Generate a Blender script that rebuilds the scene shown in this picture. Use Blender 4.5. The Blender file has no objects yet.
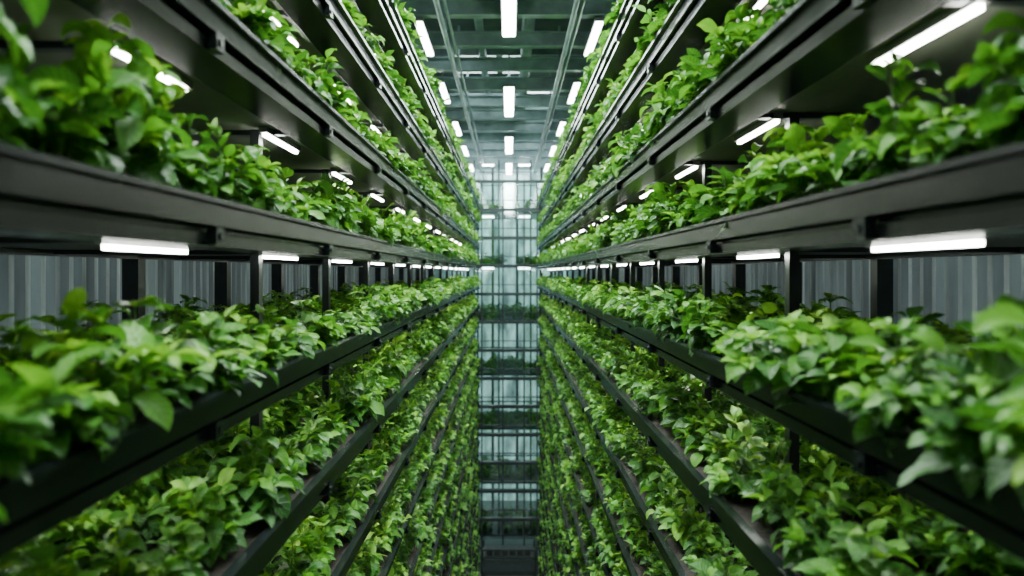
import bpy, math, random
import numpy as np
from mathutils import Vector, Matrix
random.seed(11); rng=np.random.default_rng(7)
ZC=10.0            # camera height above floor
F=683.0
W=0.90             # half aisle
Y0,Y1=-1.2,21.0    # rack extent
PITCH=0.60
TIERS=[0.08+PITCH*k for k in range(-16,3)]+[1.93]
sc=bpy.context.scene; col=sc.collection

# ---------------- materials ----------------
def mat(name,color,rough=0.5,metal=0.0,noise=0.0,nscale=8,bump=0.0,emit=None,estr=0,stretch=None):
    m=bpy.data.materials.new(name); m.use_nodes=True; nt=m.node_tree
    b=nt.nodes['Principled BSDF']
    b.inputs['Base Color'].default_value=(*color,1); b.inputs['Roughness'].default_value=rough
    b.inputs['Metallic'].default_value=metal
    if emit:
        b.inputs['Emission Color'].default_value=(*emit,1); b.inputs['Emission Strength'].default_value=estr
    if noise>0 or bump>0:
        tc=nt.nodes.new('ShaderNodeTexCoord'); n=nt.nodes.new('ShaderNodeTexNoise')
        n.inputs['Scale'].default_value=nscale; n.inputs['Detail'].default_value=6
        if stretch:
            mp=nt.nodes.new('ShaderNodeMapping'); mp.inputs['Scale'].default_value=stretch
            nt.links.new(tc.outputs['Object'],mp.inputs[0]); nt.links.new(mp.outputs[0],n.inputs['Vector'])
        else: nt.links.new(tc.outputs['Object'],n.inputs['Vector'])
        r=nt.nodes.new('ShaderNodeValToRGB')
        r.color_ramp.elements[0].position=.3; r.color_ramp.elements[1].position=.7
        r.color_ramp.elements[0].color=(*[c*(1-noise) for c in color],1)
        r.color_ramp.elements[1].color=(*[min(1,c*(1+noise)) for c in color],1)
        nt.links.new(n.outputs['Fac'],r.inputs['Fac']); nt.links.new(r.outputs['Color'],b.inputs['Base Color'])
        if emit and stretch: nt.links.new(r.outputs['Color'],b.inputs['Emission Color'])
        if bump>0:
            bp=nt.nodes.new('ShaderNodeBump'); bp.inputs['Strength'].default_value=bump; bp.inputs['Distance'].default_value=.01
            nt.links.new(n.outputs['Fac'],bp.inputs['Height']); nt.links.new(bp.outputs['Normal'],b.inputs['Normal'])
    return m
M_gut=mat('gutter_dark_metal',(.012,.017,.018),.26,.4,.3,5,.1)
M_frame=mat('frame_steel',(.028,.036,.036),.35,.5,.3,5)
M_deck=mat('deck_panel',(.17,.18,.145),.6,.0,.15,1.5)
M_soil=mat('growing_medium',(.02,.015,.011),.95,0,.5,40,.8)
M_wall=mat('corrugated_glow_panel',(.24,.31,.315),.4,.1,.6,3,emit=(.4,.5,.5),estr=.18,stretch=(1,3.2,.15))  # faint emission added to brighten the side walls, nothing lights them from behind
M_beam=mat('ceiling_steel',(.24,.32,.325),.4,.4,.3,3)
M_ceil=mat('ceiling_panel',(.08,.11,.115),.7,0,.3,2)
M_floor=mat('concrete_floor',(.10,.115,.11),.35,0,.3,2,.1)
M_tube=mat('led_tube',(.9,.9,.9),.4,emit=(.98,1,.90),estr=60)
M_tubeC=mat('led_ceiling',(.9,.9,.9),.4,emit=(.93,1,.95),estr=38)
M_sky=mat('skylight_pane',(.8,.85,.85),.3,emit=(.80,.95,.97),estr=8.0)
M_house=mat('lamp_housing',(.25,.26,.25),.4,.6)
M_mull=mat('mullion_metal',(.04,.056,.056),.4,.5,.2,4)
M_back=mat('back_glow_panel',(.28,.41,.40),.5,0,.7,1.6,emit=(.4,.5,.5),estr=1.35,stretch=(1.6,1,.6))  # back wall emission added to brighten the end tower, no daylight source behind
M_cart=mat('cart_paint',(.03,.04,.04),.4,.4,.3,6)
M_rubber=mat('rubber',(.015,.015,.015),.8)

def glassmat():
    m=bpy.data.materials.new('window_glass'); m.use_nodes=True; nt=m.node_tree; nt.nodes.clear()
    o=nt.nodes.new('ShaderNodeOutputMaterial'); mx=nt.nodes.new('ShaderNodeMixShader')
    t=nt.nodes.new('ShaderNodeBsdfTransparent'); t.inputs[0].default_value=(.8,.92,.90,1)
    g=nt.nodes.new('ShaderNodeBsdfGlossy'); g.inputs[0].default_value=(.8,.9,.9,1); g.inputs['Roughness'].default_value=.06
    mx.inputs[0].default_value=.14
    nt.links.new(t.outputs[0],mx.inputs[1]); nt.links.new(g.outputs[0],mx.inputs[2]); nt.links.new(mx.outputs[0],o.inputs[0])
    return m
M_glass=glassmat()

def leafmat():
    m=bpy.data.materials.new('leaf_green'); m.use_nodes=True; nt=m.node_tree; N=nt.nodes; L=nt.links
    b=N['Principled BSDF']; out=N['Material Output']
    uv=N.new('ShaderNodeUVMap'); sep=N.new('ShaderNodeSeparateXYZ'); L.new(uv.outputs[0],sep.inputs[0])
    at=N.new('ShaderNodeAttribute'); at.attribute_name='age'
    oi=N.new('ShaderNodeObjectInfo')
    def mth(op,a,bv=None,c=None):
        n=N.new('ShaderNodeMath'); n.operation=op
        for i,v in enumerate((a,bv,c)):
            if v is None: continue
            if isinstance(v,(int,float)): n.inputs[i].default_value=v
            else: L.new(v,n.inputs[i])
        return n.outputs[0]
    s=mth('ABSOLUTE',mth('MULTIPLY_ADD',sep.outputs['X'],2,-1))   # 0 at midrib
    mid=mth('SUBTRACT',1,mth('SMOOTH_MIN',mth('MULTIPLY',s,11),1,.1))
    ph=mth('MULTIPLY',mth('SUBTRACT',sep.outputs['Y'],mth('MULTIPLY',s,.16)),44)
    vein=mth('POWER',mth('MULTIPLY_ADD',mth('COSINE',ph),.5,.5),6)
    veins=mth('MAXIMUM',mth('MULTIPLY',vein,.45),mid)
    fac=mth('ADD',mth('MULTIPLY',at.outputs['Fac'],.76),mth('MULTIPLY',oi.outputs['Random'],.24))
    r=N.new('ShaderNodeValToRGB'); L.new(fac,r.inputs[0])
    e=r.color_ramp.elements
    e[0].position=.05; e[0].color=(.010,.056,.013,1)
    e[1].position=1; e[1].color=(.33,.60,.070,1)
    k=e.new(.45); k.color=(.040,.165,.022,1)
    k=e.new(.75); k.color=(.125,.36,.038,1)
    mx=N.new('ShaderNodeMix'); mx.data_type='RGBA'; L.new(mth('MULTIPLY',veins,.35),mx.inputs[0]); L.new(r.outputs[0],mx.inputs[6]); mx.inputs[7].default_value=(.26,.50,.12,1)
    L.new(mx.outputs[2],b.inputs['Base Color'])
    b.inputs['Roughness'].default_value=.40
    b.inputs['Specular IOR Level'].default_value=.45
    bp=N.new('ShaderNodeBump'); bp.inputs['Strength'].default_value=.8; bp.inputs['Distance'].default_value=.004; bp.invert=True
    L.new(veins,bp.inputs['Height']); L.new(bp.outputs[0],b.inputs['Normal'])
    tr=N.new('ShaderNodeBsdfTranslucent'); 
    mc=N.new('ShaderNodeMix'); mc.data_type='RGBA'; mc.blend_type='MULTIPLY'; mc.inputs[0].default_value=1
    L.new(mx.outputs[2],mc.inputs[6]); mc.inputs[7].default_value=(1.35,1.4,.6,1); L.new(mc.outputs[2],tr.inputs[0])
    ms=N.new('ShaderNodeMixShader'); ms.inputs[0].default_value=.28
    L.new(b.outputs[0],ms.inputs[1]); L.new(tr.outputs[0],ms.inputs[2]); L.new(ms.outputs[0],out.inputs[0])
    return m
M_leaf=leafmat()
M_stem=mat('stem_green',(.08,.19,.03),.5)

# ---------------- mesh helpers ----------------
class MB:
    def __init__(s): s.v=[]; s.f=[]; s.m=[]
    def box(s,x0,x1,y0,y1,z0,z1,m=0):
        if x0>x1: x0,x1=x1,x0
        n=len(s.v)
        s.v+=[(x,y,z) for z in (z0,z1) for y in (y0,y1) for x in (x0,x1)]
        for q in ((0,2,3,1),(4,5,7,6),(0,1,5,4),(2,6,7,3),(0,4,6,2),(1,3,7,5)):
            s.f.append(tuple(n+i for i in q)); s.m.append(m)
    def prof(s,pts,y0,y1,m=0):
        n=len(s.v); k=len(pts)
        s.v+=[(x,y0,z) for x,z in pts]+[(x,y1,z) for x,z in pts]
        for i in range(k):
            j=(i+1)%k; s.f.append((n+i,n+j,n+k+j,n+k+i)); s.m.append(m)
        s.f.append(tuple(n+i for i in range(k))[::-1]); s.m.append(m)
        s.f.append(tuple(n+k+i for i in range(k))); s.m.append(m)
    def cyl(s,p,q,r,seg=10,m=0):
        p=Vector(p);q=Vector(q);d=(q-p).normalized(); a=d.orthogonal().normalized(); b=d.cross(a); n=len(s.v)
        for c in (p,q):
            for i in range(seg):
                t=2*math.pi*i/seg; s.v.append(tuple(c+a*math.cos(t)*r+b*math.sin(t)*r))
        for i in range(seg):
            j=(i+1)%seg; s.f.append((n+i,n+j,n+seg+j,n+seg+i)); s.m.append(m)
        s.f.append(tuple(n+i for i in range(seg))[::-1]); s.m.append(m)
        s.f.append(tuple(n+seg+i for i in range(seg))); s.m.append(m)
    def obj(s,name,mats,parent=None,bevel=0):
        me=bpy.data.meshes.new(name); me.from_pydata(s.v,[],s.f); 
        for m in mats: me.materials.append(m)
        me.polygons.foreach_set('material_index',s.m); me.update()
        import bmesh
        bm=bmesh.new(); bm.from_mesh(me); bmesh.ops.recalc_face_normals(bm,faces=bm.faces); bm.to_mesh(me); bm.free()
        o=bpy.data.objects.new(name,me); col.objects.link(o)
        if parent: o.parent=parent
        if bevel:
            b=o.modifiers.new('bevel','BEVEL'); b.width=bevel; b.segments=2; b.limit_method='ANGLE'
        return o
def empty(name):
    o=bpy.data.objects.new(name,None); o.empty_display_size=.2; col.objects.link(o); return o

# ---------------- plant templates ----------------
NR,NCn=8,5
def leaf(V,Fc,UV,AG,MI,base,az,elev,droop,L,Wd,age,roll):
    n=len(V); pos=np.array(base,float)
    side0=np.array([-math.sin(az),math.cos(az),0.])
    ph=random.uniform(0,6.28); curl=random.uniform(.15,.6); wob=random.uniform(.04,.14)
    e=elev
    for i in range(NR):
        t=i/(NR-1)
        d=np.array([math.cos(az)*math.cos(e),math.sin(az)*math.cos(e),math.sin(e)])
        up=np.cross(d,side0)
        sd=side0*math.cos(roll)+up*math.sin(roll); nn=np.cross(d,sd)
        hw=Wd*.5*(math.sin(math.pi*min(1,t**.78*0.985+.012))**.85)
        if t>=.999: hw=0.0006
        for j in range(NCn):
            s=(j/(NCn-1))*2-1
            z=abs(s)**1.4*hw*curl+math.sin(t*9+ph+s*1.2)*wob*hw*2*abs(s)
            p=pos+sd*s*hw+nn*z
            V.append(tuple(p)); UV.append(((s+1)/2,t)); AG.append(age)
        pos=pos+d*(L/(NR-1)); e-=droop/(NR-1)
    for i in range(NR-1):
        for j in range(NCn-1):
            a=n+i*NCn+j; Fc.append((a,a+1,a+NCn+1,a+NCn)); MI.append(0)
def tube(V,Fc,UV,AG,MI,pts,r0,r1):
    n=len(V); k=4
    for i,p in enumerate(pts):
        r=r0+(r1-r0)*i/(len(pts)-1)
        for a in range(k):
            t=a*math.pi/2; V.append((p[0]+r*math.cos(t),p[1]+r*math.sin(t),p[2]+ (r*.3*math.cos(t)))); UV.append((.5,.5)); AG.append(.5)
    for i in range(len(pts)-1):
        for a in range(k):
            b=(a+1)%k; Fc.append((n+i*k+a,n+i*k+b,n+(i+1)*k+b,n+(i+1)*k+a)); MI.append(1)
def plant(idx):
    V,Fc,UV,AG,MI=[],[],[],[],[]
    ns=random.randint(9,12); big=random.uniform(.82,1.08)
    for s in range(ns):
        az=2*math.pi*s/ns+random.uniform(-.5,.5); tilt=random.uniform(.12,1.0) if s>1 else random.uniform(0,.25)
        Ls=random.uniform(.10,.29)*(1.0-.2*tilt)
        p=np.array([random.uniform(-.02,.02),random.uniform(-.02,.02),0.]); pts=[p.copy()]
        th=tilt*.42; st=6 if Ls>.17 else 5
        for i in range(st):
            p=p+np.array([math.cos(az)*math.sin(th),math.sin(az)*math.sin(th),math.cos(th)])*Ls/st
            th+=tilt*.16; pts.append(p.copy())
        tube(V,Fc,UV,AG,MI,pts,.004,.0022)
        la=random.uniform(0,6.28)
        for i in range(2,st+1):
            f=i/st
            for q in range(2):
                a=la+q*math.pi+random.uniform(-.4,.4)
                a2=math.atan2(math.sin(a)+.5*math.sin(az),math.cos(a)+.5*math.cos(az))
                L=random.uniform(.058,.128)*big*(1-.2*(f>.9)); wd=L*random.uniform(.48,.64)
                el=random.uniform(-.4,.75)+.25*f
                pl=random.uniform(.012,.03)
                b=pts[i]; e=b+np.array([math.cos(a2)*math.cos(el),math.sin(a2)*math.cos(el),math.sin(el)])*pl
                tube(V,Fc,UV,AG,MI,[b,e],.0018,.0014)
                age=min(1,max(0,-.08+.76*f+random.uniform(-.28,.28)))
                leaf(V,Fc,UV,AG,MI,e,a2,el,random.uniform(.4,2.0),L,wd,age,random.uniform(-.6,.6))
            la+=math.pi/2+random.uniform(-.3,.3)
        for q in range(5):
            a=random.uniform(0,6.28); L=random.uniform(.04,.08)*big
            leaf(V,Fc,UV,AG,MI,pts[-1],a,random.uniform(.3,1.2),random.uniform(.5,1.3),L,L*.5,min(1,random.uniform(.75,1.1)),random.uniform(-.4,.4))
    me=bpy.data.meshes.new('leafy_plant_%d'%idx); me.from_pydata(V,[],Fc)
    me.materials.append(M_leaf); me.materials.append(M_stem)
    me.polygons.foreach_set('material_index',MI)
    me.polygons.foreach_set('use_smooth',[True]*len(Fc))
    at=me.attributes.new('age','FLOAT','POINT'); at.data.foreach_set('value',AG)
    uvl=me.uv_layers.new(name='UVMap'); li=np.zeros(len(me.loops),dtype=np.int32); me.loops.foreach_get('vertex_index',li)
    uvl.data.foreach_set('uv',np.array(UV,dtype=np.float32)[li].ravel()); me.update()
    return bpy.data.objects.new('leafy_plant_%d'%idx,me)
pc=bpy.data.collections.new('leafy_plant_templates')
NP=14
for i in range(NP): pc.objects.link(plant(i))

def gn_group():
    g=bpy.data.node_groups.new('scatter_plants','GeometryNodeTree')
    g.interface.new_socket('Geometry',in_out='INPUT',socket_type='NodeSocketGeometry')
    g.interface.new_socket('Geometry',in_out='OUTPUT',socket_type='NodeSocketGeometry')
    N=g.nodes; L=g.links
    i=N.new('NodeGroupInput'); o=N.new('NodeGroupOutput'); ip=N.new('GeometryNodeInstanceOnPoints')
    ci=N.new('GeometryNodeCollectionInfo'); ci.inputs[0].default_value=pc; ci.inputs['Separate Children'].default_value=True; ci.inputs['Reset Children'].default_value=True
    def na(name,t):
        n=N.new('GeometryNodeInputNamedAttribute'); n.data_type=t; n.inputs['Name'].default_value=name; return n.outputs[0]
    L.new(i.outputs[0],ip.inputs['Points']); L.new(ci.outputs[0],ip.inputs['Instance']); ip.inputs['Pick Instance'].default_value=True
    L.new(na('idx','INT'),ip.inputs['Instance Index'])
    er=N.new('FunctionNodeEulerToRotation'); L.new(na('rot','FLOAT_VECTOR'),er.inputs[0]); L.new(er.outputs[0],ip.inputs['Rotation'])
    L.new(na('scl','FLOAT_VECTOR'),ip.inputs['Scale']); L.new(ip.outputs[0],o.inputs[0])
    return g
GN=gn_group()
def plant_row(P,R,S,name='leafy_plant_row'):
    me=bpy.data.meshes.new(name); me.from_pydata(P,[],[])
    a=me.attributes.new('rot','FLOAT_VECTOR','POINT'); a.data.foreach_set('vector',np.array(R,dtype=np.float32).ravel())
    a=me.attributes.new('scl','FLOAT_VECTOR','POINT'); a.data.foreach_set('vector',np.array(S,dtype=np.float32).ravel())
    a=me.attributes.new('idx','INT','POINT'); a.data.foreach_set('value',rng.integers(0,NP,len(P)).astype(np.int32))
    o=bpy.data.objects.new(name,me); col.objects.link(o)
    m=o.modifiers.new('plants','NODES'); m.node_group=GN
    return o

# ---------------- racks ----------------
BAY=1.32
for sgn in (-1,1):
    rack=empty('growing_rack')
    gut,deck,soil,fr,lamp=MB(),MB(),MB(),MB(),MB()
    p0=3.44 if sgn<0 else 3.07
    l0=3.60 if sgn<0 else 3.31
    ys=[p0+BAY*k for k in range(-4,16) if Y0<p0+BAY*k<Y1]+[Y1-.06]
    for h in TIERS:
        z=ZC+h
        def X(a): return sgn*a
        front=[(.925,0),(.925,.040),(.945,.046),(.945,.056),(.905,.062),(.905,.125),(.885,.130),(.885,.145),(.925,.145),(.925,.100),(1.10,.100),(1.10,.14),(1.12,.14),(1.12,.02),(1.10,0)]
        gut.prof([(X(a),z+b) for a,b in front],Y0,Y1)
        for dx in (0,-.30):
            back=[(1.60,.05),(1.60,.13),(1.59,.14),(1.62,.14),(1.62,.10),(1.84,.10),(1.84,.14),(1.86,.14),(1.86,.05)]
            gut.prof([(X(a+dx+(.08 if dx==0 else 0)),z+b) for a,b in back],Y0,Y1)
        soil.box(X(.927),X(1.098),Y0+.02,Y1-.02,z+.101,z+.118); soil.box(X(1.702),X(1.918),Y0+.02,Y1-.02,z+.101,z+.118); soil.box(X(1.322),X(1.538),Y0+.02,Y1-.02,z+.101,z+.118)
        deck.box(X(1.121),X(2.28),Y0,Y1,z+.032,z+.049)
        fr.box(X(2.28),X(2.33),Y0,Y1,z,z+.07)
        for y in ys:
            fr.box(X(1.12),X(2.30),y-.02,y+.02,z+.008,z+.031)
            gut.box(X(.895),X(.925),y-.03,y+.03,z+.004,z+.058)
            gut.cyl((X(.890),y,z+.03),(X(.9),y,z+.03),.012,8)
        for k in range(-3,14):
            y=l0+BAY*k
            if y-.3<Y0 or y+.3>Y1: continue
            lamp.box(X(1.18),X(1.22),y-.27,y+.27,z+.001,z+.031,1)
            lamp.box(X(1.19),X(1.21),y-.25,y+.25,z-.013,z+.001,0)
    zt=ZC+TIERS[-1]+.12
    for y in ys:
        if not (1.2<y<2.8):
            fr.box(X(1.25),X(1.295),y-.025,y+.025,0,zt)
            fr.box(X(1.24),X(1.305),y-.06,y+.06,0,.02)
        yb=y+(.8 if sgn<0 else 1.2)
        if yb<Y1: fr.box(X(2.28),X(2.38),yb-.04,yb+.04,0,zt)
    fr.box(X(.93),X(.98),Y1,Y1+.05,0,zt); fr.box(X(2.3),X(2.35),Y1,Y1+.05,0,zt); fr.box(X(.93),X(2.35),Y1,Y1+.05,zt-.06,zt)
    gut.obj('planting_gutters',[M_gut],rack); deck.obj('shelf_decks',[M_deck],rack)
    soil.obj('growing_medium',[M_soil],rack); fr.obj('frame',[M_frame],rack); lamp.obj('led_tubes',[M_tube,M_house],rack)
    # crops
    for ti,h in enumerate(TIERS):
        z=ZC+h+.112; P,R,S=[],[],[]
        isB=abs(h-.08)<.01; isC=abs(h+.52)<.01
        y=Y0+.2
        while y<Y1-.1:
            s=random.uniform(.82,1.2); x=random.uniform(1.02,1.06); zs=random.uniform(.8,1.3); lean=random.uniform(0,.25)
            if h>.5: x-=.02
            elif isC: x-=.03; zs=random.uniform(.72,1.0)
            elif isB: s*=1.03
            else: s*=.98; x+=.01
            if isB and sgn<0 and y<1.3: s=random.uniform(1.35,1.55); x=.96
            elif isC and sgn<0 and y<1.4: s=random.uniform(1.2,1.4); x=.95
            elif isC and sgn>0 and y<2.3: s*=1.15; x=.97; lean=.3
            P.append((sgn*x,y,z)); R.append((random.uniform(-.2,.2),-sgn*lean,random.uniform(0,6.28)))
            S.append((s,s,s*zs))
            y+=random.uniform(.22,.31)
        for xa,xb in ((1.38,1.46),(1.76,1.86)):
            y=Y0+.2
            while y<Y1-.1 and h>-5:
                s=random.uniform(.75,1.12); zs=random.uniform(.7,.95) if isC else random.uniform(.9,1.2)
                P.append((sgn*random.uniform(xa,xb),y,z)); R.append((random.uniform(-.1,.1),random.uniform(-.15,.15),random.uniform(0,6.28))); S.append((s,s,s*zs))
                y+=random.uniform(.22,.31)
        plant_row(P,R,S)

# ---------------- room shell ----------------
def single(name,args,m,bevel=0):
    b=MB(); b.box(*args); return b.obj(name,[m],None,bevel)
CE=ZC+4.9
single('floor',(-3.2,3.2,-2,30,-.1,0),M_floor)
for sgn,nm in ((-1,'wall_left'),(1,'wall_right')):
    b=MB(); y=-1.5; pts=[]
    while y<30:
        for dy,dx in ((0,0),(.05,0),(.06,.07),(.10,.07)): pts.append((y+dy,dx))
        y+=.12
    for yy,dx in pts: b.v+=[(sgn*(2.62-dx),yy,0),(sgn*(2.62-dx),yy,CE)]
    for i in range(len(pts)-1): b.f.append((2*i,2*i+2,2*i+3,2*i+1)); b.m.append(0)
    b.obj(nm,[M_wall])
single('ceiling',(-3.2,3.2,-2,30,CE,CE+.1),M_ceil)
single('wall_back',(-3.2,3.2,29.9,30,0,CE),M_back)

b=MB()
y=2.0; k=0
while y<29:
    zz=ZC+4.0
    b.box(-2.6,2.6,y-.08,y+.08,zz,zz+.02); b.box(-2.6,2.6,y-.012,y+.012,zz,zz+.26); b.box(-2.6,2.6,y-.08,y+.08,zz+.24,zz+.26)
    b.box(-2.6,2.6,y+.5,y+.56,zz+.35,zz+.45)
    if k%2==0:
        b.box(-2.6,2.6,y+.85,y+.95,zz+.6,zz+.75)
        for x in (-2,-1,0,1,2): b.box(x-.02,x+.02,y-.02,y+.02,zz+.26,CE)
    y+=1.45; k+=1
for x in (-2.1,-1.15,1.15,2.1): b.box(x-.05,x+.05,-1,29.5,ZC+4.27,ZC+4.42)
b.obj('ceiling_beams',[M_beam])
b=MB()
for x,z,r in ((-1.05,3.9,.04),(-.94,3.93,.025),(.98,3.9,.04),(1.08,3.92,.025),(.35,4.5,.12),(-.55,4.55,.08)):
    b.cyl((x,-1,ZC+z),(x,29,ZC+z),r,12)
b.obj('ceiling_pipes',[M_beam])
def strip(x,y0,y1,z,w):
    b=MB(); b.box(x-w/2-.02,x+w/2+.02,y0-.03,y1+.03,z+.0,z+.06,1); b.box(x-w/2,x+w/2,y0,y1,z-.025,z,0)
    for yy in (y0+.3,y1-.3): b.cyl((x,yy,z+.06),(x,yy,z+.35),.008,6,1)
    b.obj('ceiling_strip_light',[M_tubeC,M_house])
for yc in (-.4,4.9,10.0,15.8,21.2,26):
    strip(0,yc-1.3,yc+1.3,ZC+3.92,.20)
for x in (-1.41,1.41):
    for yc in (4.2,8.0,11.45,14.9,18.6,22,25.5): strip(x,yc-.8,yc+.8,ZC+3.90,.11)
i=1
for (x0,x1,y0,y1) in ((-1.3,-.3,15.3,16.7),(-.15,.3,15.3,16.7),(.5,1.2,17.4,18.6),(-1.6,-.9,12.2,12.8),(-2.2,2.2,20.4,21.4),(-2.2,2.2,22,23.2),(-2.2,2.2,24,25.5),(-2.2,2.2,26.2,28.4)):
    single('skylight_%d'%i,(x0,x1,y0,y1,CE-.03,CE-.005),M_sky); i+=1

# end glazing tower
YE=22.6
b=MB()
xs=[-2.5,-1.7,-.9,-.2,.5,.93,1.7,2.5]
for x in xs: b.box(x-.025,x+.025,YE-.06,YE+.06,0,ZC+3.0)
z=.9; 
while z<ZC+3.1:
    b.box(-2.55,2.55,YE-.09,YE+.09,z-.05,z+.05)
    b.box(-2.55,2.55,YE-.05,YE+.05,z+.30,z+.325)
    z+=.93
ft=b.obj('window_1',[M_mull])
g=MB(); g.box(-2.5,2.5,YE-.006,YE+.006,0.02,ZC+3.0); g.obj('glass_pane',[M_glass],ft)
b=MB(); z=.85
while z<ZC+3.2:
    b.box(-2.5,2.5,YE+.9,26.2,z,z+.08,0)
    for x in (-1.2,-.35,.75,1.6): b.box(x-.03,x+.03,YE+1.0,YE+1.06,z+.07,z+1.86,0)
    b.box(-2.5,2.5,YE+.9,YE+.93,z+.95,z+.99,0)
    for x in (-1.5,-.6,.3,1.2): b.box(x-.05,x+.05,25.2,25.3,z+.07,z+1.86,0)
    z+=1.86
b.obj('mezzanine_floors',[M_mull])
P,R,S=[],[],[]
z=.85
while z<ZC+3:
    for yy in (YE+1.3,YE+2.2):
        for x in np.arange(-1.5,1.5,.24):
            if random.random()<.75:
                P.append((x,yy,z+.08)); R.append((0,0,random.uniform(0,6))); s=random.uniform(.9,1.9); S.append((s,s,s))
    z+=1.86
plant_row(P,R,S,'mezzanine_plant_row')
b=MB(); z=.85
while z<ZC+3.2:
    for x in (-.75,.55): 
        b.box(x-.2,x+.2,24.6,24.66,z+1.82,z+1.86,0)
    z+=1.86
b.obj('mezzanine_lamps',[M_tubeC])

cart=empty('service_cart')
b=MB(); b.box(-.85,.85,21.25,22.1,.55,.68); b.box(-.85,.85,21.25,22.1,1.05,1.12); 
for x in (-.82,.82):
    for yy in (21.28,22.07): b.box(x-.03,x+.03,yy-.03,yy+.03,.15,1.35)
b.box(-.85,.85,21.26,21.3,1.3,1.36)
for k in range(6): b.box(-.7+k*.24,-.52+k*.24,21.4,21.9,1.12,1.25)
b.obj('cart_frame',[M_cart],cart,.006)
b=MB()
for x in (-.75,.75):
    for yy in (21.35,22.0): b.cyl((x-.03,yy,.1),(x+.03,yy,.1),.1,16)
b.obj('wheels',[M_rubber],cart)

# ---------------- world / light ----------------
w=bpy.data.worlds.new('World'); sc.world=w; w.use_nodes=True
w.node_tree.nodes['Background'].inputs[0].default_value=(.52,.78,.76,1); w.node_tree.nodes['Background'].inputs[1].default_value=.18
def area(name,loc,rot,sx,sy,e,c):
    l=bpy.data.lights.new(name,'AREA'); l.shape='RECTANGLE'; l.size=sx; l.size_y=sy; l.energy=e; l.color=c
    o=bpy.data.objects.new(name,l); o.location=loc; o.rotation_euler=rot; col.objects.link(o); return o
area('skylight_daylight',(0,9.5,ZC+3.9),(0,0,0),.5,18,2200,(.88,1,.95))
area('mezzanine_daylight',(0,27.9,CE-.1),(0,0,0),4,3,900,(.8,1,.97))

# ---------------- camera ----------------
c=bpy.data.cameras.new('camera'); o=bpy.data.objects.new('camera',c); col.objects.link(o); sc.camera=o
o.location=(0,0,ZC); o.rotation_euler=(math.pi/2,0,0)
c.sensor_width=36; c.lens=36*F/1024; c.shift_x=3/1024; c.shift_y=-16/1024
c.clip_start=.05; c.clip_end=200
c.dof.use_dof=True; c.dof.focus_distance=4.8; c.dof.aperture_fstop=1.3
